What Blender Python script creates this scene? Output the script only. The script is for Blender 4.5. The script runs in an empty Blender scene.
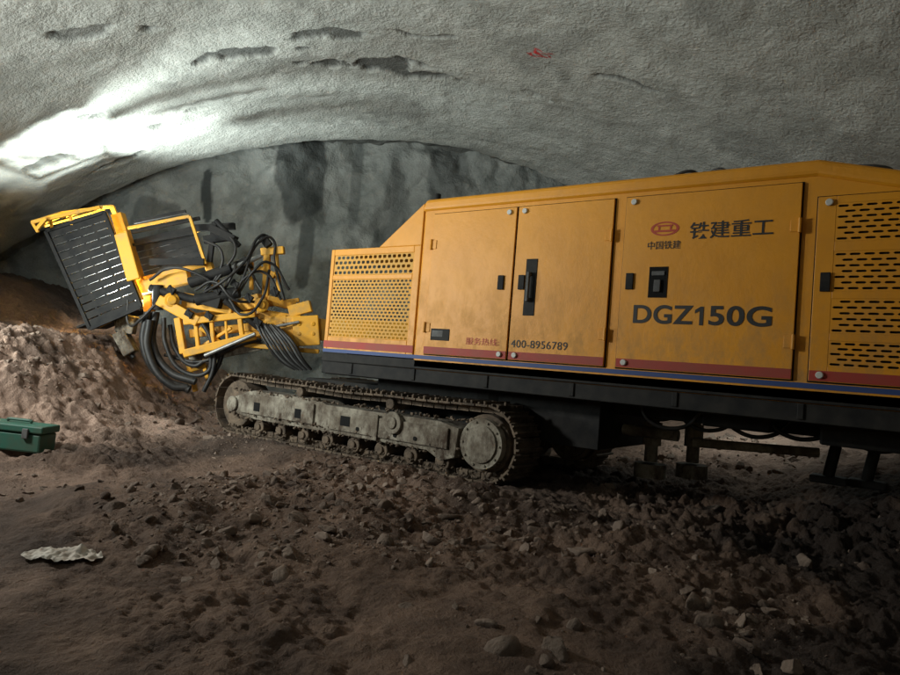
import bpy, math, random
import numpy as np
from mathutils import Vector, Matrix
random.seed(4); rng=np.random.default_rng(7)
scene=bpy.context.scene
COL=scene.collection
scene.view_settings.view_transform='Standard'
scene.view_settings.look='None'
scene.view_settings.exposure=0

# ---------------- numpy noise ----------------
TAB=rng.random((8,256,256))*2-1
def vnoise(x,y,seed=0):
    T=TAB[seed%8]
    xf=np.floor(x);yf=np.floor(y)
    fx=x-xf;fy=y-yf
    xi=xf.astype(int)%256;yi=yf.astype(int)%256
    x1=(xi+1)%256;y1=(yi+1)%256
    fx=fx*fx*fx*(fx*(fx*6-15)+10);fy=fy*fy*fy*(fy*(fy*6-15)+10)
    return (T[xi,yi]*(1-fx)*(1-fy)+T[x1,yi]*fx*(1-fy)+T[xi,y1]*(1-fx)*fy+T[x1,y1]*fx*fy)
def fbm(x,y,octv=4,seed=0,gain=.5):
    a=1.;r=0
    for i in range(octv):
        c,s_=math.cos(.7*i+.3),math.sin(.7*i+.3)
        r=r+a*vnoise((x*c-y*s_)*2**i+17.3*i,(x*s_+y*c)*2**i+9.1*i,seed+i)
        a*=gain
    return r
def sst(a,b,x):
    t=np.clip((x-a)/(b-a),0,1);return t*t*(3-2*t)

# ---------------- materials ----------------
def mat(name,c1,c2=None,rough=.7,metal=0.,scale=4.,bump=0.,bscale=30.,lo=.35,hi=.65,detail=6,attr=None,bdist=.02,dust=None,broug=.7,spec=.5):
    m=bpy.data.materials.new(name);m.use_nodes=True
    nt=m.node_tree;N=nt.nodes;L=nt.links
    b=N['Principled BSDF']
    b.inputs['Roughness'].default_value=rough
    b.inputs['Metallic'].default_value=metal
    b.inputs['Specular IOR Level'].default_value=spec
    tc=N.new('ShaderNodeTexCoord')
    col=None
    if c2 is not None:
        n=N.new('ShaderNodeTexNoise');n.inputs['Scale'].default_value=scale;n.inputs['Detail'].default_value=detail
        n.inputs['Roughness'].default_value=.65
        L.new(tc.outputs['Object'],n.inputs['Vector'])
        r=N.new('ShaderNodeValToRGB')
        r.color_ramp.elements[0].position=lo;r.color_ramp.elements[1].position=hi
        r.color_ramp.elements[0].color=(*c1,1);r.color_ramp.elements[1].color=(*c2,1)
        L.new(n.outputs['Fac'],r.inputs['Fac'])
        col=r.outputs['Color']
    if attr:
        for an,ac in attr:
            at=N.new('ShaderNodeAttribute');at.attribute_name=an
            mx=N.new('ShaderNodeMix');mx.data_type='RGBA'
            L.new(at.outputs['Fac'],mx.inputs[0])
            L.new(col,mx.inputs[6]);mx.inputs[7].default_value=(*ac,1)
            col=mx.outputs[2]
    if dust:
        dc,z0,z1,amt,base_=dust
        sp=N.new('ShaderNodeSeparateXYZ');L.new(tc.outputs['Object'],sp.inputs[0])
        mr=N.new('ShaderNodeMapRange');mr.inputs[1].default_value=z0;mr.inputs[2].default_value=z1;mr.inputs[3].default_value=1;mr.inputs[4].default_value=base_
        L.new(sp.outputs['Z'],mr.inputs[0])
        mp=N.new('ShaderNodeMapping');mp.inputs['Scale'].default_value=(4,4,2.2);L.new(tc.outputs['Object'],mp.inputs[0])
        n3=N.new('ShaderNodeTexNoise');n3.inputs['Scale'].default_value=1.6;n3.inputs['Detail'].default_value=11;n3.inputs['Roughness'].default_value=.75
        L.new(mp.outputs[0],n3.inputs['Vector'])
        r3=N.new('ShaderNodeMapRange');r3.inputs[1].default_value=.45;r3.inputs[2].default_value=.70;r3.inputs[3].default_value=0;r3.inputs[4].default_value=amt
        L.new(n3.outputs['Fac'],r3.inputs[0])
        mu=N.new('ShaderNodeMath');mu.operation='MULTIPLY';L.new(mr.outputs[0],mu.inputs[0]);L.new(r3.outputs[0],mu.inputs[1])
        mx=N.new('ShaderNodeMix');mx.data_type='RGBA';L.new(mu.outputs[0],mx.inputs[0]);L.new(col,mx.inputs[6]);mx.inputs[7].default_value=(*dc,1)
        col=mx.outputs[2]
        rr_=N.new('ShaderNodeMapRange');rr_.inputs[3].default_value=rough;rr_.inputs[4].default_value=min(1,rough+.35);L.new(mu.outputs[0],rr_.inputs[0]);L.new(rr_.outputs[0],b.inputs['Roughness'])
    if col is not None: L.new(col,b.inputs['Base Color'])
    else: b.inputs['Base Color'].default_value=(*c1,1)
    if bump>0:
        n2=N.new('ShaderNodeTexNoise');n2.inputs['Scale'].default_value=bscale;n2.inputs['Detail'].default_value=5
        n2.inputs['Roughness'].default_value=broug
        L.new(tc.outputs['Object'],n2.inputs['Vector'])
        bm=N.new('ShaderNodeBump');bm.inputs['Strength'].default_value=bump;bm.inputs['Distance'].default_value=bdist
        L.new(n2.outputs['Fac'],bm.inputs['Height']);L.new(bm.outputs['Normal'],b.inputs['Normal'])
    return m

M_shot=mat('shotcrete',(.38,.39,.365),(.52,.53,.50),rough=.92,scale=1.8,bump=1.,bscale=22,bdist=.045,broug=.6,attr=[('stain_shade',(.085,.088,.082)),('red',(.45,.02,.02))])
M_face=mat('shotcrete_face',(.19,.205,.195),(.40,.41,.39),rough=.8,scale=1.0,bump=1.,bscale=11,bdist=.045,attr=[('stain_shade',(.055,.062,.062))])
M_ground=mat('dirt',(.085,.052,.037),(.215,.138,.098),rough=.97,scale=2.6,bump=1.,bscale=26,bdist=.05,attr=[('pale',(.42,.285,.22)),('damp_dark',(.038,.024,.018))],detail=12)
M_rock=mat('rock',(.08,.053,.040),(.28,.21,.165),rough=.95,scale=1.3,bump=.9,bscale=28,bdist=.03)
M_yel=mat('yellow_paint',(.70,.288,.008),(.62,.250,.008),rough=.5,scale=1.6,bump=.35,bscale=2.2,bdist=.02,dust=((.26,.165,.07),1.4,2.5,.85,.18))
M_yeld=mat('yellow_dusty',(.72,.34,.014),(.40,.24,.07),rough=.6,scale=5,lo=.48,hi=.72,detail=10)
M_yelg=mat('yellow_grille',(.62,.29,.03),(.50,.28,.06),rough=.7,scale=5)
M_black=mat('black_steel',(.006,.006,.007),(.022,.020,.018),rough=.7,scale=6,spec=.25)
M_rubber=mat('rubber',(.010,.010,.011),(.035,.031,.028),rough=.5,scale=8,spec=.4)
M_dark=mat('void_dark',(.008,.008,.008),rough=.9,spec=.2)
M_dust=mat('dusty_steel',(.12,.095,.07),(.32,.29,.235),rough=.95,scale=3.2,bump=.6,bscale=22,lo=.38,hi=.62,detail=10,dust=((.050,.032,.021),.45,1.0,1.7,.5))
M_track=mat('track_steel',(.045,.032,.023),(.18,.13,.09),rough=.9,scale=6,bump=.6,bscale=30)
M_red=mat('red_stripe',(.34,.028,.018),(.26,.05,.03),rough=.65,scale=3)
M_blue=mat('blue_stripe',(.02,.05,.18),rough=.6)
M_txt=mat('decal_black',(.015,.014,.014),rough=.6)
M_txtr=mat('decal_red',(.42,.05,.02),rough=.6)
M_white=mat('latch_white',(.5,.5,.47),rough=.5)
M_steel=mat('steel',(.35,.35,.34),(.2,.2,.19),rough=.45,metal=.6,scale=8)
M_green=mat('green_plastic',(.01,.10,.07),(.04,.08,.055),rough=.55,scale=6)
M_sheet=mat('sheet_white',(.70,.65,.58),(.40,.33,.27),rough=.8,scale=9)
M_grey=mat('grey_plate',(.11,.11,.11),(.05,.05,.05),rough=.7,scale=6)

# ---------------- mesh builder ----------------
class MB:
    def __init__(s): s.v=[];s.f=[]
    def quadbox(s,c8):
        o=len(s.v);s.v+= [tuple(p) for p in c8]
        for f in ((0,3,2,1),(4,5,6,7),(0,1,5,4),(1,2,6,5),(2,3,7,6),(3,0,4,7)): s.f.append(tuple(o+i for i in f))
    def box(s,x0,x1,y0,y1,z0,z1):
        s.quadbox([(x0,y0,z0),(x1,y0,z0),(x1,y1,z0),(x0,y1,z0),(x0,y0,z1),(x1,y0,z1),(x1,y1,z1),(x0,y1,z1)])
    def bar(s,p,q,w,h=None,up=(0,0,1)):
        h=h or w
        p=Vector(p);q=Vector(q);d=(q-p).normalized();u=Vector(up)
        if abs(d.dot(u))>.97:u=Vector((1,0,0))
        a=d.cross(u).normalized()*w/2;b=a.cross(d).normalized()*h/2
        s.quadbox([p-a-b,p+a-b,p+a+b,p-a+b,q-a-b,q+a-b,q+a+b,q-a+b])
    def cyl(s,p,q,r,r2=None,n=20):
        r2=r if r2 is None else r2
        p=Vector(p);q=Vector(q);d=(q-p).normalized();u=Vector((0,0,1))
        if abs(d.dot(u))>.97:u=Vector((1,0,0))
        a=d.cross(u).normalized();b=d.cross(a).normalized();o=len(s.v)
        for k in range(n):
            t=2*math.pi*k/n;e=a*math.cos(t)+b*math.sin(t)
            s.v.append(tuple(p+e*r));s.v.append(tuple(q+e*r2))
        for k in range(n):
            j=(k+1)%n;s.f.append((o+2*k,o+2*k+1,o+2*j+1,o+2*j))
        s.f.append(tuple(o+2*k for k in range(n)));s.f.append(tuple(o+2*k+1 for k in reversed(range(n))))
    def prism(s,poly,y0,y1):
        n=len(poly);o=len(s.v)
        for x,z in poly:s.v.append((x,y0,z))
        for x,z in poly:s.v.append((x,y1,z))
        s.f.append(tuple(o+i for i in range(n)));s.f.append(tuple(o+n+i for i in reversed(range(n))))
        for i in range(n):
            j=(i+1)%n;s.f.append((o+i,o+n+i,o+n+j,o+j))
    def perf(s,x0,x1,z0,z1,y,cw,ch,hw,hh,th=.012,stag=True):
        nx=max(1,round((x1-x0)/cw));nz=max(1,round((z1-z0)/ch));cw=(x1-x0)/nx;ch=(z1-z0)/nz
        for j in range(nz):
            off=(j%2)*cw/2 if stag else 0
            za=z0+j*ch;zc=za+ch/2
            if off:
                for xa,xb in((x0,x0+off),(x1-off,x1)):
                    o=len(s.v);s.v+=[(xa,y,za),(xb,y,za),(xb,y,za+ch),(xa,y,za+ch)];s.f.append((o,o+1,o+2,o+3))
            for i in range(nx-(1 if off else 0)):
                xa=x0+off+i*cw;xc=xa+cw/2
                o=len(s.v)
                out=[(xa,za),(xc,za),(xa+cw,za),(xa+cw,zc),(xa+cw,za+ch),(xc,za+ch),(xa,za+ch),(xa,zc)]
                k=.7
                inn=[(xc-hw/2*k,zc-hh/2),(xc,zc-hh/2),(xc+hw/2*k,zc-hh/2),(xc+hw/2,zc),(xc+hw/2*k,zc+hh/2),(xc,zc+hh/2),(xc-hw/2*k,zc+hh/2),(xc-hw/2,zc)]
                for a in out:s.v.append((a[0],y,a[1]))
                for a in inn:s.v.append((a[0],y,a[1]))
                for a in inn:s.v.append((a[0],y+th,a[1]))
                for q in range(8):
                    w=(q+1)%8
                    s.f.append((o+q,o+w,o+8+w,o+8+q));s.f.append((o+8+q,o+8+w,o+16+w,o+16+q))
    def slats(s,c0,c1,c2,c3,ns,npst,w,th):
        c0,c1,c2,c3=map(Vector,(c0,c1,c2,c3)) # tl tr br bl
        nrm=(c1-c0).cross(c3-c0).normalized()
        for i in range(ns):
            t=(i+.5)/ns
            s.bar(c0.lerp(c3,t),c1.lerp(c2,t),th,w,up=(c3-c0).normalized())
        for i in range(npst+1):
            t=i/npst
            s.bar(c0.lerp(c1,t)+nrm*.006,c3.lerp(c2,t)+nrm*.006,th*1.5,th*3,up=nrm.cross(c3-c0))
    def obj(s,name,m,parent=None,bevel=0,smooth=False,seg=2):
        me=bpy.data.meshes.new(name);me.from_pydata(s.v,[],s.f);me.update()
        o=bpy.data.objects.new(name,me);COL.objects.link(o);me.materials.append(m)
        if parent:o.parent=parent
        if smooth:
            for p in me.polygons:p.use_smooth=True
            try: me.set_sharp_from_angle(angle=math.radians(40))
            except Exception: pass
        if bevel:
            b=o.modifiers.new('b','BEVEL');b.width=bevel;b.segments=seg;b.limit_method='ANGLE';b.angle_limit=math.radians(40)
        return o
def hose(name,pts,r,m,parent):
    cu=bpy.data.curves.new(name,'CURVE');cu.dimensions='3D';cu.bevel_depth=r;cu.bevel_resolution=3;cu.resolution_u=10
    sp=cu.splines.new('BEZIER');sp.bezier_points.add(len(pts)-1)
    for i,p in enumerate(pts):
        bp=sp.bezier_points[i];bp.co=p;bp.handle_left_type='AUTO';bp.handle_right_type='AUTO'
    cu.use_fill_caps=True
    o=bpy.data.objects.new(name,cu);COL.objects.link(o);cu.materials.append(m);o.parent=parent;return o
def empty(name,parent=None):
    o=bpy.data.objects.new(name,None);COL.objects.link(o);o.parent=parent;return o

# ---------------- tunnel frame ----------------
AX=np.array([-.6606,.7507]);LX=np.array([.7507,.6606])
R=11.;ZC=-5.13;SF=14.4
def world(l,s): return LX[0]*l+AX[0]*s, LX[1]*l+AX[1]*s
def grid_obj(name,X,Y,Z,m,attrs={}):
    n,k=X.shape
    co=np.stack([X,Y,Z],-1).reshape(-1,3)
    i=np.arange(n-1)[:,None]*k+np.arange(k-1)[None,:]
    F=np.stack([i,i+1,i+k+1,i+k],-1).reshape(-1,4)
    me=bpy.data.meshes.new(name)
    me.vertices.add(len(co));me.vertices.foreach_set('co',co.ravel().astype(np.float32))
    me.loops.add(F.size);me.loops.foreach_set('vertex_index',F.ravel().astype(np.int32))
    me.polygons.add(len(F));me.polygons.foreach_set('loop_start',(np.arange(len(F))*4).astype(np.int32))
    me.polygons.foreach_set('use_smooth',np.ones(len(F),bool))
    me.update(calc_edges=True);me.validate()
    for an,a in attrs.items():
        at=me.attributes.new(an,'FLOAT','POINT');at.data.foreach_set('value',a.ravel().astype(np.float32))
    me.materials.append(m)
    o=bpy.data.objects.new(name,me);COL.objects.link(o);return o

# lining
th=np.linspace(-1.15,1.15,700)
ss=np.concatenate([np.linspace(-9,3,60)[:-1],np.linspace(3,14.9,430)])
TH,S=np.meshgrid(th,ss,indexing='ij')
arc=TH*R
lat=R*np.sin(TH)
wob=fbm(arc*.3,S*.3,2,1)*.035+fbm(arc*1.5,S*1.5,3,2)*.014+fbm(arc*6,S*6,3,3)*.012
wob+= -.016*np.cos(2*np.pi*(S+fbm(arc*.3,S*.1,2,4)*.15)/1.15)
stain_shade=np.zeros_like(S);red=np.zeros_like(S)
edge=fbm(arc*3,S*3,5,6)
def patch(l0,l1,s0,w,k=1,slope=0):
    global wob,stain_shade
    lc=(l0+l1)/2;hl=(l1-l0)/2
    d=((lat-lc)/hl)**2+((S-s0-slope*(lat-lc)+.10*vnoise(lat*2.2,lat*0+s0,2))/w)**2
    mk=sst(1.15,.9,d+edge*1.1)
    stain_shade=np.maximum(stain_shade,mk*k);wob=wob-mk*.06
patch(-1.5,.75,10.2,.24,.9,.03);patch(-3.3,-1.7,9.65,.12,.9,.05);patch(-1.7,-.7,9.25,.16,.85,0);patch(-.6,.6,9.0,.06,.8)
patch(-.2,.7,9.95,.14,.8,.1)
patch(2.4,3.1,8.9,.07,.9,-.25);patch(1.6,2.2,10.2,.12,.35);patch(-6.1,-5.5,11.4,.16,.75,.3);patch(-5.0,-4.7,10.6,.18,.7)
patch(-4.4,-4.1,11.6,.1,.6);patch(-3.6,-3.2,11.3,.1,.4);patch(-6.2,-5.2,8.3,.14,.6,.2);patch(-4.3,-3.4,8.4,.12,.7,.2);patch(-5.6,-4.7,12.4,.12,.6)
rag=sst(.6,1.1,fbm(arc*.7+30,S*.7,5,2)+sst(-6.0,-7.6,lat)*1.2*sst(10.,12.,S)+sst(6,9,lat)*.3)
stain_shade=np.maximum(stain_shade,rag*(.35+.35*sst(-5.5,-7,lat)))
stain_shade=np.maximum(stain_shade,.13*sst(-.2,.8,fbm(arc*.5,S*1.4+7,5,3)))
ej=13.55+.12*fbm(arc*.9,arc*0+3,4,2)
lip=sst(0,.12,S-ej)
wob=wob-.28*lip+lip*fbm(arc*1.5,S*1.5,3,1)*.1;stain_shade=np.maximum(stain_shade,lip*.85)  # exposed rock ring; the lip's shadow line is darkened into it as well
d=np.hypot((lat-1.6),(S-8.85)*1.2);ph=np.arctan2(S-8.85,lat-1.6)
red=np.where((np.abs(d-.10-.04*np.sin(3*ph+1))<.017)|((np.abs((lat-1.55)*.6+(S-8.85))<.016)&(d<.2))|((np.abs((lat-1.62)*-.9+(S-8.87))<.014)&(d<.12)),1.,0)
rr=R-wob
X,Y=world(rr*np.sin(TH),S);Z=ZC+rr*np.cos(TH)
grid_obj('tunnel_lining',X,Y,Z,M_shot,{'stain_shade':stain_shade,'red':red})

# face
l=np.linspace(-10.4,10.4,460);z=np.linspace(-.6,6.6,210)
Lg,Zg=np.meshgrid(l,z,indexing='ij')
bul=fbm(Lg*.45,Zg*.45,4,3)*.28+np.abs(fbm(Lg*1.3,Zg*1.1,3,4))*.14+fbm(Lg*6,Zg*6,3,6)*.022
st=np.zeros_like(Lg);ed=fbm(Lg*2.2,Zg*1.3,5,1)
def fp(l0,l1,z0,z1,k):
    global st
    dd=((Lg-(l0+l1)/2)/((l1-l0)/2))**2+((Zg-(z0+z1)/2)/((z1-z0)/2))**4
    st=np.maximum(st,sst(1.2,.9,dd+ed*.45)*k)
fp(-2.7,-1.8,4.2,6.4,.8);fp(-.7,0,3.4,4.4,.45);fp(-4.18,-3.98,4.0,5.1,.95);fp(-2.2,-1.85,2.8,4.4,.7);fp(-1.2,-1.0,4.2,6.2,.45);fp(.4,1.2,4.9,6.2,.55);fp(-5.4,-4.6,3.2,4.4,.5)  # wet stains and a crack, plus the shade of a lump painted dark
st=np.maximum(st,sst(.2,1.0,fbm(Lg*1.2+5,Zg*.35,5,5))*.55)
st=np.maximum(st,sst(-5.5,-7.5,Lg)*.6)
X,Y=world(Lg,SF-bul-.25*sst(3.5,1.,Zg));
grid_obj('tunnel_face_wall',X,Y,Zg,M_face,{'stain_shade':st})

# ---------------- ground ----------------
def l0f(s): return -3.45+np.clip((s-7.3)*.22,0,.55)
def gh(x,y):
    l=LX[0]*x+LX[1]*y;s=AX[0]*x+AX[1]*y
    b=.25*sst(1.5,6.5,s)
    b=b+.50*sst(3.6,6.2,l)
    l0=l0f(s)
    b=b+(.22*sst(l0+1.2,l0-.4,l)+1.0*sst(l0,l0-2.0,l)+.8*sst(l0-2.2,l0-4.6,l))*sst(6.4,8.8,s)
    b=b+.25*sst(11,13.5,s)
    n=fbm(x*.55,y*.55,3,1)*.06+fbm(x*2.1,y*2.1,3,3)*.035
    rug=.22+.75*sst(-.1,.6,fbm(x*.45+8,y*.45,2,5))+.7*sst(3.0,4.6,y)*sst(-6.5,-4.5,x)+.9*sst(l0+.6,l0-1,l)*sst(6.5,8,s)
    fn=(np.abs(fbm(x*4,y*4,4,4))*.05+fbm(x*11,y*11,4,2,.65)*.022)*rug
    h=b+n+fn
    h=h+.10*np.exp(-((y-5.35)/.38)**2)*sst(-9.,-7,x)*sst(0,-2,x)
    under=sst(5.6,5.9,y)*sst(9.2,8.8,y)*sst(-9.3,-8.9,x)*sst(-2.6,-3.3,x)
    h=h*(1-under)+(.28+.7*fn)*under
    return h
lg=np.concatenate([np.linspace(-10.7,-6,90)[:-1],np.linspace(-6,5,620)[:-1],np.linspace(5,10.7,90)])
sg=np.concatenate([np.linspace(-9,.8,50)[:-1],np.linspace(.8,8,560)[:-1],np.linspace(8,14.8,220)])
Lg,Sg=np.meshgrid(lg,sg,indexing='ij')
X,Y=world(Lg,Sg);Z=gh(X,Y)
l0=l0f(Sg)
pn=fbm(X*1.2,Y*1.2,5,3)
pale=np.clip(sst(l0+1.0,l0-.2,Lg)*sst(6.6,8,Sg)*(.65+.6*pn),0,1)
pale=np.maximum(pale,.6*sst(3.6,5.,Lg)*sst(7.,9.,Sg))
pale=np.maximum(pale,.26*sst(.0,.9,fbm(X*.6,Y*.6,4,6))*sst(-1.5,-4,X))
damp_dark=np.clip(.75*sst(-.2,.6,fbm(X*.7+3,Y*.7,5,2))*(1-pale)+.4*sst(-3.,0,X)*sst(2.5,4.5,Y)*(1-pale),0,1)  # random damp patches, plus ground darker towards the right beside the rig
damp_dark=np.maximum(damp_dark,.85*sst(l0-2.3,l0-2.9,Lg+.25*pn)*sst(7,9,Sg));pale=pale*(1-.9*sst(l0-2.3,l0-2.9,Lg+.25*pn))
grid_obj('ground',X,Y,Z,M_ground,{'pale':pale,'damp_dark':damp_dark})

# rocks
def icos(sub):
    import bmesh
    bm=bmesh.new();bmesh.ops.create_icosphere(bm,subdivisions=sub,radius=1)
    v=np.array([p.co[:] for p in bm.verts]);f=np.array([[q.index for q in p.verts] for p in bm.faces]);bm.free();return v,f
def rocks(name,pos,size,sub,m):
    bv,bf=icos(sub);n=len(pos);k=len(bv)
    V=np.repeat(bv[None],n,0)
    for c_ in range(9):
        nn=rng.normal(size=(n,1,3));nn/=np.linalg.norm(nn,axis=2,keepdims=True)
        dd=rng.uniform(.3,.7,(n,1))
        ex=np.maximum((V*nn).sum(2)-dd,0)
        V=V-nn*ex[:,:,None]
    sc=rng.uniform(.7,1.5,(n,1,3));sc[:,:,2]*=.75
    V=V*rng.uniform(.95,1.05,(n,k,1))*sc
    a=rng.uniform(0,6.28,n);c=np.cos(a)[:,None];s=np.sin(a)[:,None]
    t=rng.uniform(-.6,.6,n);ct=np.cos(t)[:,None];st_=np.sin(t)[:,None]
    y=V[:,:,1]*ct-V[:,:,2]*st_;zz=V[:,:,1]*st_+V[:,:,2]*ct
    x=V[:,:,0]*c-y*s;y2=V[:,:,0]*s+y*c
    P=np.stack([x,y2,zz],-1)*size[:,None,None]
    P+=pos[:,None,:]
    F=(bf[None]+(np.arange(n)*k)[:,None,None]).reshape(-1,3)
    me=bpy.data.meshes.new(name);co=P.reshape(-1,3)
    me.vertices.add(len(co));me.vertices.foreach_set('co',co.ravel().astype(np.float32))
    me.loops.add(F.size);me.loops.foreach_set('vertex_index',F.ravel().astype(np.int32))
    me.polygons.add(len(F));me.polygons.foreach_set('loop_start',(np.arange(len(F))*3).astype(np.int32))
    me.update(calc_edges=True);me.validate();me.materials.append(m)
    o=bpy.data.objects.new(name,me);COL.objects.link(o);return o
def scatter(n,smin,smax,region,pw=3.5):
    x=rng.uniform(region[0],region[1],n);y=rng.uniform(region[2],region[3],n)
    dens=sst(0,.8,fbm(x*.6,y*.6,3,5)+region[4])
    keep=rng.random(n)<dens
    keep&=~((y>5.8)&(y<8.7)&(x>-9)&(x<-3.2))
    x=x[keep];y=y[keep]
    sz=smin*(smax/smin)**(rng.random(len(x))**pw)
    z=gh(x,y)-sz*.05
    return np.stack([x,y,z],-1),sz
a,b_=scatter(10000,.006,.042,(-10,1.5,.8,5.8,0.15),3.8);c,d=scatter(5000,.008,.08,(-5.5,.8,1.8,5.9,.2),3.4)
e,f=scatter(3500,.012,.08,(-12,-7.0,3,9,.25),3.4);g,h=scatter(2000,.02,.12,(-4,3,6,12,.3),2.5)
p=np.concatenate([a,c,e,g]);s_=np.concatenate([b_,d,f,h])
small=s_<.03
rocks('pebbles',p[small],s_[small],2,M_rock)
big=[(-1.75,2.95,.09),(-1.5,3.1,.11),(-1.95,3.15,.07),(-1.3,2.85,.09),(-2.9,4.3,.10),(-3.1,4.1,.08),(-4.6,5.0,.08),(-2.5,3.1,.05),(-5.1,1.9,.08),(-2.2,4.8,.10),(-3.3,5.2,.09),(-1.1,4.2,.10),(-.8,3.4,.08),(-3.9,4.6,.07),(-2.75,4.35,.09),(-2.0,2.55,.05),(-1.2,2.5,.07),(-.9,2.7,.07),(-3.5,3.6,.06),(-4.9,4.4,.06)]
bp=np.array([[x,y,float(gh(np.array([x]),np.array([y]))[0])-.01] for x,y,_ in big]);bs=np.array([q[2] for q in big])
rocks('loose_rocks',np.concatenate([p[~small],bp]),np.concatenate([s_[~small],bs]),3,M_rock)

# ================= RIG =================
rig=empty('tunnel_drilling_rig')
YF=6.0
m=MB()
m.prism([(-4.99,1.42),(1.3,1.42),(1.3,2.75),(-.94,3.34),(-4.99,3.34)],YF,8.5)
m.obj('hull',M_yel,rig,bevel=.03)
m=MB()
m.prism([(-5.02,3.235),(-.945,3.235),(1.32,2.64),(1.32,2.78),(-.94,3.375),(-4.97,3.375)],YF-.03,8.53)
m.obj('roof_cap',M_yel,rig,bevel=.045,seg=3)
m=MB()
x0,x1=-6.48,-5.0
m.box(x0,x0+.06,YF,YF+.05,1.54,2.85);m.box(x1-.1,x1,YF,YF+.05,1.54,2.85)
m.box(x0+.06,x1-.1,YF,YF+.05,2.77,2.85);m.box(x0+.06,x1-.1,YF,YF+.05,1.54,1.74);m.box(x0+.06,x1-.1,YF,YF+.05,2.46,2.52)
m.prism([(-5.66,2.85),(-5.0,2.85),(-5.0,3.34)],YF,8.5)
m.box(x0,x1,YF+.05,8.5,2.82,2.85)
m.box(x0,x0+.05,8.4,8.5,1.54,2.82)
m.obj('grille_frame',M_yel,rig,bevel=.008)
m=MB();m.perf(x0+.06,x1-.1,2.52,2.77,YF+.012,.078,.062,.056,.038,.006)
m.perf(x0+.06,x1-.1,1.74,2.46,YF+.012,.062,.042,.044,.024,.006)
m.obj('grille_mesh',M_yelg,rig)
m=MB();m.box(-5.25,-5.02,6.6,8.2,1.5,2.3);m.cyl((-5.8,7.6,1.62),(-5.8,8.2,1.62),.18);m.obj('radiator',M_grey,rig,bevel=.02)
doors=[(-4.82,-3.725),(-3.70,-2.65),(-2.53,-1.05),(-.93,.25)]
seal=MB();dm=MB();rs=MB();kn=MB();hg=MB()
for i,(a,b) in enumerate(doors):
    top=3.19 if i<3 else 3.06
    zb=1.6
    t=.010
    seal.box(a-t,b+t,YF-.008,YF+.01,zb-t,top+t)
    if i<3: dm.box(a,b,YF-.03,YF-.008,zb,top)
    rs.box(a+.004,b-.004,YF-.0325,YF-.03,zb+.005,zb+.085)
    for zz in (top-.05,zb+.05):
        xx=a+.08 if i!=0 else b-.08
        kn.cyl((xx,YF-.055,zz),(xx,YF-.028,zz),.028,n=16)
    hx=b-.03 if i!=0 else a+.03
    for zz in (top-.35,zb+.3):
        hg.cyl((hx+(.03 if i else -.03),YF-.045,zz-.06),(hx+(.03 if i else -.03),YF-.045,zz+.06),.014,n=10)
        hg.box(hx-.04,hx+.04,YF-.038,YF-.03,zz-.05,zz+.05)
a,b=doors[3];top=3.06;ya=YF-.03
zones=[(3.0,2.70),(2.62,2.31),(2.25,1.98),(1.92,1.72)]
vx0,vx1=-.80,.15
dm.box(a,vx0,ya,ya+.012,1.6,top);dm.box(vx1,b,ya,ya+.012,1.6,top)
prev=top
for zt,zb_ in zones:
    dm.box(vx0,vx1,ya,ya+.012,zt,prev);prev=zb_
dm.box(vx0,vx1,ya,ya+.012,1.6,prev)
vm=MB()
for zt,zb_ in zones: vm.perf(vx0,vx1,zb_,zt,ya+.002,.10,.044,.078,.018)
vm.obj('vent_grille',M_yel,rig)
seal.obj('door_seals',M_dark,rig);dm.obj('doors',M_yel,rig,bevel=.004);rs.obj('red_stripe',M_red,rig);kn.obj('latches',M_white,rig,bevel=.006)
hg.obj('hinges',M_yel,rig,bevel=.003)
m=MB();m.box(x0,-5.0,YF-.004,YF,1.60,1.685);m.obj('red_stripe_front',M_red,rig)
m=MB();m.box(x0,1.3,YF-.006,YF,1.54,1.582);m.obj('blue_stripe',M_blue,rig)
m=MB()
for hx,hz in((-3.85,2.40),(-3.60,2.40),(-2.445,2.40),(-.848,2.38)):
    m.box(hx-.035,hx+.035,YF-.05,YF-.028,hz-.075,hz+.075)
m.box(-3.56,-3.43,YF-.037,YF-.028,2.06,2.64)
m.box(-4.73,-4.47,YF-.036,YF-.028,1.76,1.89)
m.obj('door_handles',M_black,rig,bevel=.014,seg=3)
m=MB();m.bar((-3.50,YF-.08,2.2),(-3.50,YF-.08,2.5),.03);m.box(-3.52,-3.48,YF-.08,YF-.03,2.2,2.24);m.box(-3.52,-3.48,YF-.08,YF-.03,2.46,2.5)
m.obj('pull_handle',M_grey,rig,bevel=.005)
m=MB()
fx,fz=-2.18,2.39
m.box(fx-.085,fx+.085,YF-.035,YF-.03,fz-.14,fz+.14);m.obj('lock_recess',M_dark,rig)
m=MB();m.box(fx-.03,fx+.03,YF-.06,YF-.034,fz-.09,fz+.02);m.box(fx-.06,fx+.06,YF-.045,YF-.034,fz+.06,fz+.1);m.obj('lock_lever',M_grey,rig,bevel=.006)
m=MB();m.box(-4.71,-4.56,YF-.0385,YF-.036,1.80,1.87);m.obj('data_plate',M_grey,rig)

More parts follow.
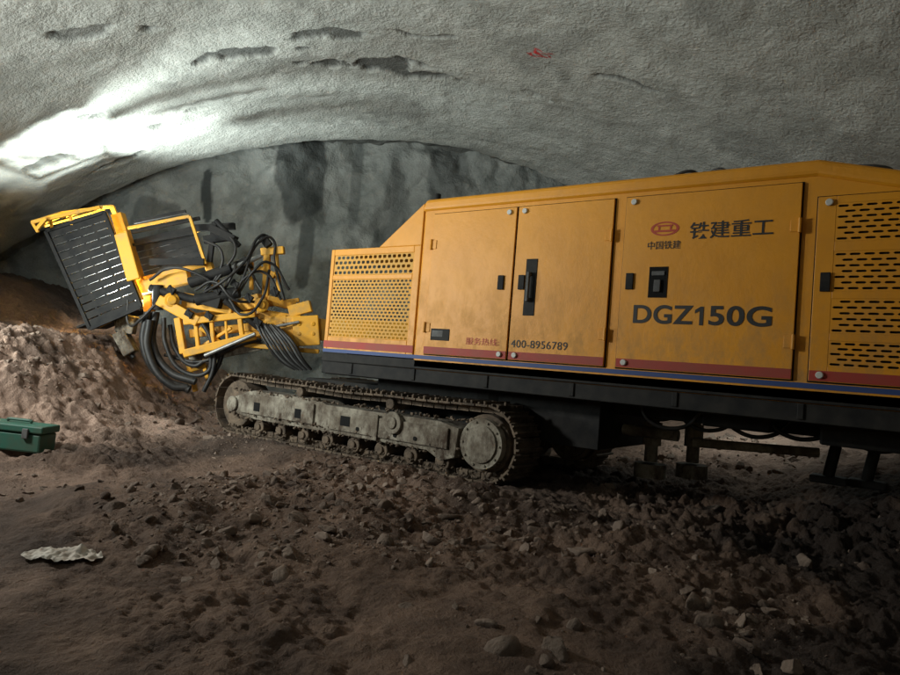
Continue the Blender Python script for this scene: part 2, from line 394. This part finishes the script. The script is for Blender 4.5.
def text(name,s,x,z,width,height,mt,off=.0,sp=1.):
    cu=bpy.data.curves.new(name,'FONT');cu.body=s;cu.size=1;cu.extrude=.0;cu.offset=off;cu.space_character=sp
    cu.align_x='CENTER';cu.align_y='CENTER'
    o=bpy.data.objects.new(name,cu);COL.objects.link(o);cu.materials.append(mt)
    bpy.context.view_layer.update()
    dx,dy=o.dimensions.x,o.dimensions.y
    o.rotation_euler=(math.radians(90),0,0);o.location=(x,YF-.0345,z)
    if dx>0 and dy>0:o.scale=(width/dx,height/dy,1)
    o.parent=rig;return o
text('model_lettering_a','DGZ',-2.13,2.09,.54,.17,M_txt,off=.022,sp=1.05)
text('model_lettering_c','50G',-1.465,2.09,.50,.17,M_txt,off=.022,sp=1.05)
# numeral 1 cut with a flag so it reads as a figure
m=MB();zz0=2.012;hh_=.162
pts=[(-1.795,zz0),(-1.763,zz0),(-1.763,zz0+hh_),(-1.790,zz0+hh_),(-1.835,zz0+hh_-.030),(-1.835,zz0+hh_-.060),(-1.795,zz0+hh_-.036)]
m.v=[(x,YF-.0345,z_) for x,z_ in pts];m.f=[tuple(range(7))];m.obj('model_lettering_b',M_txt,rig)
text('company_lettering','铁建重工',-1.585,2.83,.68,.15,M_txt,off=.010)
text('group_lettering','中国铁建',-2.15,2.72,.30,.075,M_txt,off=.004)
text('phone_lettering','400-8956789',-3.35,1.765,.64,.078,M_txt,off=0,sp=1.08)
text('hotline_lettering','服务热线:',-4.03,1.765,.42,.075,M_txtr,off=0)
m=MB()
cx,cz=-2.15,2.875
for k in range(32):
    t0=2*math.pi*k/32;t1=2*math.pi*(k+1)/32
    o=len(m.v);q=lambda t,r:(cx+.13*r*math.cos(t),YF-.033,cz+.065*r*math.sin(t))
    m.v+=[q(t0,1),q(t1,1),q(t1,.8),q(t0,.8)];m.f.append((o,o+1,o+2,o+3))
m.box(cx-.095,cx+.095,YF-.034,YF-.032,cz-.03,cz-.012)
m.box(cx-.06,cx-.045,YF-.034,YF-.032,cz-.012,cz+.035);m.box(cx+.045,cx+.06,YF-.034,YF-.032,cz-.012,cz+.035)
m.box(cx-.07,cx+.07,YF-.0345,YF-.0325,cz+.02,cz+.034)
m.obj('logo',M_txtr,rig)

# chassis frame
m=MB()
m.box(-6.5,1.3,YF+.08,8.40,1.26,1.42)
m.box(-6.5,1.3,YF+.0,YF+.05,1.425,1.53);m.box(-6.5,1.3,YF+.02,YF+.08,1.27,1.42)
m.box(-6.5,1.3,8.4,8.5,1.27,1.53)
for x in (-6,-5,-4,-3,-2,-1,0,.9): m.box(x,x+.05,YF+.005,YF+.02,1.29,1.42)
m.box(-6.0,-2.9,6.55,7.95,.75,1.26);m.box(-7.6,-6.0,6.75,7.75,.8,1.15)
m.cyl((-4.4,7.25,1.1),(-4.4,7.25,1.3),.75,n=32)
m.box(-2.9,.6,6.9,7.6,1.12,1.26)
m.box(-6.9,-6.45,6.4,8.1,1.3,1.75)
m.obj('chassis_frame',M_black,rig,bevel=.01)

def track(yo,name):
    xl,xr,zc,r=-8.25,-3.95,.70,.40
    Lst=xr-xl;per=2*Lst+2*math.pi*r;n=68
    sh=MB();ch=MB()
    def pt(d):
        d%=per
        if d<Lst:
            sag=.03*math.sin(math.pi*d/Lst)**2+.012*math.sin(math.pi*3*d/Lst)**2
            return Vector((xl+d,0,zc+r-sag)),Vector((1,0,0))
        d-=Lst
        if d<math.pi*r:
            a=math.pi/2-d/r;return Vector((xr+r*math.cos(a),0,zc+r*math.sin(a))),Vector((math.sin(a),0,-math.cos(a)))
        d-=math.pi*r
        if d<Lst:return Vector((xr-d,0,zc-r)),Vector((-1,0,0))
        d-=Lst;a=-math.pi/2-d/r;return Vector((xl+r*math.cos(a),0,zc+r*math.sin(a))),Vector((math.sin(a),0,-math.cos(a)))
    for i in range(n):
        p,t=pt(i*per/n);nn=Vector((-t.z,0,t.x))
        if nn.dot(p-Vector((min(max(p.x,xl),xr),0,zc)))<0:nn=-nn
        h=per/n*.46
        jy=random.uniform(-.006,.006)
        def bx(mb,c,hl,hn,y0,y1):
            A=t*hl;B=nn*hn;Y0=Vector((0,y0,0));Y1=Vector((0,y1,0))
            mb.quadbox([c-A-B+Y0,c+A-B+Y0,c+A-B+Y1,c-A-B+Y1,c-A+B+Y0,c+A+B+Y0,c+A+B+Y1,c-A+B+Y1])
        bx(sh,p,h,.012,yo+jy,yo+.5+jy)
        bx(sh,p+nn*.028+t*h*.5,.012,.02,yo+jy,yo+.5+jy)
        bx(sh,p+nn*.022-t*h*.5,.010,.012,yo+jy,yo+.5+jy)
        for yy in (.14,.30): bx(ch,p-nn*.045,h*.98,.035,yo+yy,yo+yy+.05)
    sh.obj(name+'_shoes',M_track,rig,bevel=.003);ch.obj(name+'_chain',M_track,rig)
    w=MB()
    for i in range(8):
        x=xl+.55+i*(Lst-1.1)/7;w.cyl((x,yo+.06,zc-.27),(x,yo+.42,zc-.27),.10);w.cyl((x,yo+.03,zc-.27),(x,yo+.06,zc-.27),.05)
    for x in (xl+1.3,xr-1.4): w.cyl((x,yo+.08,zc+.28),(x,yo+.4,zc+.28),.065)
    w.cyl((xl,yo+.08,zc),(xl,yo+.42,zc),.33,n=32);w.cyl((xl,yo+.03,zc),(xl,yo+.08,zc),.12)
    w.cyl((xr,yo+.06,zc),(xr,yo+.42,zc),.31,n=32)
    w.obj(name+'_rollers',M_track,rig,bevel=.01,smooth=True)
    d=MB();d.cyl((xr,yo-.03,zc),(xr,yo+.06,zc),.265,n=36);d.cyl((xr,yo-.05,zc),(xr,yo-.03,zc),.20,n=36)
    for k in range(10):
        a=k*.628;d.cyl((xr+.232*math.cos(a),yo-.045,zc+.232*math.sin(a)),(xr+.232*math.cos(a),yo-.03,zc+.232*math.sin(a)),.014,n=8)
    d.obj(name+'_final_drive',M_dust,rig,bevel=.008,smooth=True)
    fr=MB()
    fr.prism([(xl-.02,zc-.06),(xl+.1,zc-.13),(xl+.5,zc-.17),(xr-.75,zc-.17),(xr-.55,zc-.26),(xr-.36,zc-.20),(xr-.33,zc+.12),(xr-.6,zc+.17),(xl+1.9,zc+.17),(xl+1.75,zc+.22),(xl+.35,zc+.22),(xl+.1,zc+.13),(xl-.02,zc+.1)],yo+.02,yo+.36)
    fr.box(xl+.2,xl+1.7,yo-.012,yo+.02,zc-.10,zc+.16)
    fr.box(xl+2.0,xr-.45,yo-.01,yo+.02,zc-.12,zc+.11)
    fr.box(xl+2.75,xl+2.83,yo-.03,yo-.01,zc-.16,zc+.15)
    fr.cyl((-5.18,yo-.05,zc+.08),(-5.18,yo+.015,zc+.08),.13,n=24);fr.cyl((-5.18,yo-.07,zc+.08),(-5.18,yo-.05,zc+.08),.07,n=20)
    fr.cyl((xl,yo-.02,zc),(xl,yo+.018,zc),.11,n=20)
    fr.obj(name+'_frame',M_dust,rig,bevel=.012)
    hl=MB()
    for x,ww in((xl+.5,.13),(xl+1.35,.12),(xl+2.2,.16)):
        hl.box(x,x+ww,yo-.016,yo-.0125,zc-.05,zc+.07)
    for k in range(4): hl.cyl((xl+2.5+k*.3,yo-.02,zc-.06),(xl+2.5+k*.3,yo-.0105,zc-.06),.025,n=10)
    hl.obj(name+'_pocket_shade',M_dark,rig)  # shade of recess holes painted as flat dark plates on the frame
track(6.0,'track_near');track(8.0,'track_far')
mp_=[];ms=[]
for k in range(900):
    x=rng.uniform(-8.3,-3.7);zz=rng.choice([.34,.40,.53,.60,.92,1.12]);mp_.append((x,6.0+rng.uniform(-.01,.35 if zz>1 else .06),zz+rng.uniform(-.02,.01)));ms.append(rng.uniform(.008,.03))
mud=rocks('mud_clods',np.array(mp_),np.array(ms),2,M_track);mud.parent=rig

m=MB()
for x,y in((-2.65,7.4),(-2.35,7.9)): m.cyl((x,y,.62),(x,y,1.3),.07);m.cyl((x,y,.80),(x,y,1.05),.10);m.cyl((x,y,.45),(x,y,.60),.17)
m.cyl((-2.3,7.7,.86),(-1.1,8.0,.90),.05);m.cyl((-2.9,7.2,.95),(-2.3,7.2,.95),.06)
m.obj('jack_cylinders',M_dust,rig,smooth=True)
m=MB()
for x,y in((-.95,8.0),(-.62,8.1)):
    m.bar((x,y,1.3),(x,y,1.0),.15);m.cyl((x,y,1.0),(x-.06,y,.66),.055);m.bar((x-.22,y,.64),(x+.12,y,.64),.20,.08)
m.bar((-1.1,8.0,1.25),(-.4,8.1,1.02),.08)
m.box(-1.9,-1.3,6.6,7.2,1.12,1.26);m.box(-.9,-.2,6.5,7.2,1.08,1.26)
m.obj('rear_stabiliser',M_black,rig,bevel=.02)
for k in range(9):
    x=-2.9+k*.36+rng.uniform(-.1,.1);dz=rng.uniform(.06,.26);y=6.5+rng.uniform(0,1.2)
    hose('chassis_hose_%d'%k,[(x,y,1.27),(x+.12,y,1.27-dz),(x+.4,y+.1,1.24-dz),(x+.6,y+.1,1.27)],.02,M_rubber,rig)
m=MB();m.cyl((-.75,6.9,3.2),(-.75,6.9,3.50),.32,.25,n=28);m.box(-2.1,-1.9,6.3,6.5,3.37,3.40);m.obj('air_filter_cap',M_grey,rig,bevel=.08,smooth=True)
hose('roof_cable',[(-2.2,6.1,3.37),(-2.0,6.1,3.42),(-1.9,6.15,3.385),(-1.75,6.1,3.41),(-1.65,6.1,3.37)],.014,M_rubber,rig)
m=MB();m.cyl((-4.9,6.1,3.36),(-4.9,6.1,3.46),.04);m.bar((-3.2,6.2,3.40),(-2.4,6.2,3.40),.03);m.obj('roof_fittings',M_black,rig)

# ---------------- boom & basket ----------------
boom=empty('boom',rig)
cx_=Vector((.8004,.594,.08));cy_=Vector((-.0405,-.080,.996));cz_=Vector((.598,-.8004,-.040))
org=Vector((-9.65,5.87,2.317))
boom.matrix_world=Matrix(((cx_.x,-cz_.x,cy_.x,org.x),(cx_.y,-cz_.y,cy_.y,org.y),(cx_.z,-cz_.z,cy_.z,org.z),(0,0,0,1)))
U=65.
def b(a,c,d=0.):
    k=1+d/10.5
    return (((a-450)*k+270)/U,d,((337.5-c)*k-47.5)/U)
m=MB()
m.slats(b(48,231,-.3),b(104,213,-.3),b(140,307,-.3),b(90,328,-.3),13,4,.100,.012)
m.slats(b(70,224,.7),b(112,212,.7),b(146,300,.7),b(104,318,.7),13,3,.10,.012)
m.slats(b(130,240,.1),b(192,226,.1),b(204,262,.1),b(142,279,.1),6,3,.095,.012)
m.bar(b(46,231,-.31),b(90,329,-.31),.05);m.bar(b(104,212,-.31),b(141,307,-.31),.05);m.bar(b(90,329,-.31),b(141,307,-.31),.05);m.bar(b(46,231,-.31),b(104,212,-.31),.05)
m.bar(b(92,328,.2),b(142,308,.2),.9,.03)
m.bar(b(132,232,0),b(200,218,.0),.05);m.bar(b(128,246,0),b(196,232,0),.04);m.bar(b(134,222,.2),b(186,211,.2),.05)
m.bar(b(196,228,.1),b(235,226,.1),.10);m.bar(b(205,240,0),b(232,236,0),.12);m.bar(b(215,222,0),b(210,262,0),.07)
m.bar(b(150,262,-.1),b(205,262,-.1),.10);m.bar(b(160,240,.5),b(190,262,.3),.14)
m.obj('basket_mesh_panels',M_black,boom)
m=MB()
for (p,q,w) in [((32,222,-.6),(100,207,-.3),.05),((36,230,-.6),(46,218,-.6),.05),((32,222,-.6),(38,232,-.6),.04),((44,226,-.3),(104,209,.7),.03),
  ((60,213,.6),(112,206,.7),.05),((100,207,-.3),(112,206,.7),.05),((32,222,-.6),(60,213,.6),.045),((50,219,-.4),(52,229,-.3),.04),((70,215,-.3),(72,225,-.3),.04),
  ((38,226,-.5),(66,214,.4),.03),((48,220,-.5),(78,210,.5),.03),((62,217,-.4),(92,209,.6),.03),
  ((104,212,-.25),(141,300,-.25),.07),((112,206,.7),(150,296,.7),.07),((118,214,0),(140,285,0),.16),((128,228,-.1),(190,216,-.1),.045),((130,246,.3),(200,230,.3),.045),
  ((190,216,-.1),(206,264,-.1),.045),((140,280,0),(206,264,0),.07),((98,326,.2),(150,300,.2),.07)]:
    m.bar(b(*p),b(*q),w)
m.obj('basket_frame',M_yeld,boom,bevel=.006)
m=MB()
m.bar(b(121,233,-.33),b(134,280,-.33),.05,.20)
m.bar(b(140,288,-.1),b(190,277,-.1),.17,.20);m.bar(b(148,296,.1),b(150,312,.1),.14);m.bar(b(160,300,-.2),b(200,322,-.2),.18,.16)
m.cyl(b(172,300,-.3),b(172,300,.3),.11,n=24);m.cyl(b(172,300,-.34),b(172,300,-.3),.07,n=20)
m.bar(b(185,300,0),b(235,308,0),.24,.22);m.bar(b(178,318,-.2),b(184,354,-.2),.10);m.bar(b(184,354,-.25),b(256,336,-.2),.10,.12);m.bar(b(190,334,-.05),b(300,322,.0),.10,.13)
m.bar(b(240,330,0),b(300,345,0),.10);m.bar(b(200,328,-.2),b(232,350,-.1),.05);m.bar(b(232,328,-.2),b(200,348,-.1),.05)
m.bar(b(184,322,-.25),b(256,314,-.2),.08,.10);m.bar(b(212,320,-.2),b(214,350,-.2),.06);m.bar(b(240,316,-.2),b(243,338,-.2),.07);m.bar(b(226,318,-.2),b(228,346,-.2),.04);m.bar(b(196,321,-.2),b(199,352,-.2),.06)
m.bar(b(186,354,.1),b(196,392,.1),.07);m.bar(b(200,350,0),b(210,386,0),.06);m.bar(b(188,372,.05),b(208,366,.05),.05)
m.bar(b(235,308,0),b(262,300,0),.24,.20);m.cyl(b(262,305,-.25),b(262,305,.35),.11,n=24);m.cyl(b(262,305,-.3),b(262,305,-.25),.06,n=20)
m.bar(b(258,320,.1),b(330,331,.2),.36,.34);m.bar(b(268,300,.1),b(296,306,.2),.20,.14);m.bar(b(290,312,0),b(312,306,0),.12,.18);m.bar(b(330,331,.2),b(460,338,.4),.42,.40)
m.bar(b(306,316,-.1),b(308,346,-.1),.05,.40);m.bar(b(276,316,-.06),b(278,338,-.06),.04,.34);m.bar(b(292,316,-.06),b(294,342,-.06),.03,.30)
for px in (282,300,314): m.cyl(b(px,324,-.14),b(px,324,-.05),.035,n=10);m.cyl(b(px,334,-.14),b(px,334,-.05),.03,n=10)
m.bar(b(258,268,.1),b(276,276,.1),.10);m.bar(b(268,252,.1),b(266,300,.1),.10);m.bar(b(262,252,.1),b(285,250,.1),.12);m.bar(b(276,250,.1),b(280,292,.1),.07);m.bar(b(252,262,.1),b(252,290,.1),.06)
m.bar(b(245,345,-.1),b(320,352,.0),.07);m.bar(b(180,318,.3),b(300,300,.4),.07);m.bar(b(208,262,.1),b(222,300,.1),.12)
m.obj('boom_arm',M_yeld,boom,bevel=.014)
m=MB()
m.cyl(b(190,283,-.25),b(232,268,-.25),.085);m.cyl(b(196,300,-.25),b(240,292,-.2),.09);m.cyl(b(150,288,-.2),b(196,300,-.2),.06)
m.bar(b(140,305,.2),b(160,296,.2),.22);m.cyl(b(158,285,-.2),b(158,310,-.2),.08);m.bar(b(205,298,-.2),b(222,303,-.2),.20)
m.cyl(b(225,300,-.25),b(262,330,-.1),.05);m.bar(b(236,270,0),b(250,262,0),.18);m.bar(b(262,236,0),b(270,246,0),.12)
m.bar(b(212,228,-.15),b(236,240,-.15),.2,.12);m.cyl(b(216,220,-.2),b(240,246,-.2),.04)
for (px,py) in((186,312),(232,282),(246,296),(214,288),(272,290),(206,314),(255,320),(168,288)):
    m.bar(b(px,py,-.3),b(px+7,py+4,-.3),.07,.09);m.cyl(b(px+2,py-3,-.32),b(px+5,py+7,-.32),.022,n=10)
m.obj('hydraulic_cylinders',M_black,boom,bevel=.01)
m=MB();m.cyl(b(232,268,-.25),b(262,256,-.1),.035);m.cyl(b(205,356,-.3),b(256,334,-.3),.03);m.cyl(b(258,330,-.25),b(300,322,-.15),.022)
m.obj('feed_cylinder_rods',M_steel,boom,bevel=.006)
m=MB();m.bar(b(118,322,0),b(136,326,0),.16,.28);m.bar(b(120,332,0),b(132,354,0),.2)
m.bar(b(190,360,-.05),b(262,346,0),.10,.14)
m.obj('feed_beam',M_dust,boom,bevel=.02)
hp=[ [(148,312,-.3),(144,345,-.3),(162,378,-.3),(190,390,-.3)],[(156,312,-.25),(153,345,-.25),(170,372,-.25),(196,382,-.25)],
 [(164,318,-.2),(166,345,-.2),(184,372,-.2),(208,372,-.2),(212,355,-.2)],[(200,318,-.2),(212,342,-.2),(214,368,-.2),(204,392,-.2)],[(206,322,-.1),(222,350,-.1),(206,388,-.1)],
 [(150,320,-.35),(148,350,-.35),(172,386,-.35),(188,388,-.3)],[(116,318,0),(122,345,0),(134,358,0)],[(170,325,-.1),(176,350,-.1),(194,366,-.1),(206,360,-.1)]]
for k,pp in enumerate(hp): hose('feed_hose_%d'%k,[b(*q) for q in pp],.058 if k in(0,1,5) else .034,M_rubber,boom)
hp=[[(225,305,-.2),(240,285,-.3),(262,240,-.1),(272,238,0),(275,262,0),(285,300,0)],[(220,298,-.2),(235,270,-.3),(238,262,-.2),(262,290,-.2)],[(196,290,-.3),(215,282,-.4),(235,300,-.4),(255,302,-.2)],
 [(150,280,-.3),(170,268,-.4),(200,275,-.4),(225,292,-.3)],[(240,292,-.2),(255,270,-.3),(268,262,-.2),(290,290,0)],[(205,240,-.2),(222,252,-.3),(218,275,-.3),(205,290,-.3)],
 [(155,305,-.4),(140,320,-.4),(130,325,-.3),(128,300,-.3)],[(230,300,-.3),(245,315,-.4),(262,300,-.3),(270,270,-.1)],[(205,292,-.3),(225,280,-.45),(245,262,-.3),(262,235,-.1),(268,236,0)],
 [(235,296,-.2),(248,276,-.3),(264,272,-.2),(282,300,-.1)],[(228,232,-.2),(236,250,-.3),(226,268,-.3),(214,284,-.3)]]
for k,pp in enumerate(hp): hose('boom_hose_%d'%k,[b(*q) for q in pp],.021,M_rubber,boom)
for k in range(9): hose('hose_bundle_%d'%k,[b(256+k*2.6,322+k*.5,-.25+.03*(k%3)),b(266+k*3.4,342,-.35),b(280+k*3,360,-.3),b(296+k*2,370,-.2)],.02,M_grey if k%2 else M_rubber,boom)
hose('boom_low_hose',[b(165,355,-.1),b(200,362,-.1),b(240,345,-.2),b(262,340,-.1)],.03,M_rubber,boom)

# ---------------- toolbox ----------------
tb=empty('toolbox')
tx,ty=-7.66,3.02;tz=float(gh(np.array([tx]),np.array([ty]))[0])+.0
m=MB();m.box(-.32,.32,-.14,.14,0,.19);m.obj('body',M_green,tb,bevel=.02)
m=MB();m.box(-.34,.34,-.155,.155,.195,.27);m.bar((-.12,0,.30),(.12,0,.30),.03);m.bar((-.12,0,.27),(-.12,0,.31),.03);m.bar((.12,0,.27),(.12,0,.31),.03);m.obj('lid',M_green,tb,bevel=.025)
m=MB();m.box(-.2,-.14,-.17,-.14,.14,.24);m.box(.14,.2,-.17,-.14,.14,.24);m.obj('clasps',M_grey,tb,bevel=.006)
tb.location=(tx,ty,tz);tb.rotation_euler=(0,.03,math.radians(36))

# ---------------- plastic sheet ----------------
n=50
u=np.linspace(-.22,.22,n);v=np.linspace(-.09,.09,18)
Ug,Vg=np.meshgrid(u,v,indexing='ij')
Wd=(.6+.30*np.sin(Ug*9+1.2)+.10*np.sin(Ug*37+2))*(1-(np.abs(Ug)/.235)**4)
Vg=Vg*Wd+.035*np.sin(Ug*8)
an=math.radians(42)
X=-4.27+Ug*math.cos(an)-Vg*math.sin(an);Y=2.0+Ug*math.sin(an)+Vg*math.cos(an)
Z=gh(X,Y)+.018+.010*np.abs(fbm(Ug*30,Vg*30,3,3))
grid_obj('plastic_sheet',X,Y,Z,M_sheet)

# ---------------- lights ----------------
def aim(o,t):
    o.rotation_euler=(Vector(t)-o.location).to_track_quat('-Z','Y').to_euler()
def flood_or_fill(loc,target,power,size,color,kind='AREA',angle=150,blend=1.):
    f=empty('flood_or_fill_light')  # parent for work floods and for added fill lights
    ld=bpy.data.lights.new('lamp',kind);ld.energy=power;ld.color=color
    if kind=='AREA': ld.size=size
    else:
        ld.shadow_soft_size=size;ld.spot_size=math.radians(angle);ld.spot_blend=blend
    lo=bpy.data.objects.new('lamp',ld);COL.objects.link(lo);lo.location=loc;aim(lo,target);lo.parent=f
    return f
C=(.90,1.,.95)
flood_or_fill((-10.4,5.4,1.95),(-9.5,5.0,5.0),3000,.15,C,'SPOT',140)
flood_or_fill((-9.5,2.0,2.0),(-7.4,9.5,3.4),620,.35,C,'SPOT',140)
flood_or_fill((-8.3,.6,3.2),(-5.,5.5,1.5),250,.5,(.98,1.,.93))
flood_or_fill((-2.5,-2.0,1.9),(-7,5.0,7.6),1350,.4,C,'SPOT',88)  # unseen fill added behind the camera to brighten the ceiling
flood_or_fill((-2.5,11.0,2.6),(-2.5,11.5,1.0),40,.6,C)  # fill added behind the rig to lighten the ground at its rear

w=bpy.data.worlds.new('World');scene.world=w;w.use_nodes=True
nt=w.node_tree;bg=nt.nodes['Background'];sky=nt.nodes.new('ShaderNodeTexSky');sky.sky_type='NISHITA';sky.sun_disc=False
sky.sun_elevation=math.radians(12);sky.sun_rotation=math.radians(200)
nt.links.new(sky.outputs['Color'],bg.inputs['Color']);bg.inputs['Strength'].default_value=.05

# ---------------- camera ----------------
cd=bpy.data.cameras.new('camera');cd.lens=27.2;cd.sensor_width=36;cd.clip_end=200;cd.clip_start=.05
co=bpy.data.objects.new('camera',cd);COL.objects.link(co)
co.matrix_world=Matrix(((cx_.x,cy_.x,cz_.x,0),(cx_.y,cy_.y,cz_.y,0),(cx_.z,cy_.z,cz_.z,1.5),(0,0,0,1)))
scene.camera=co
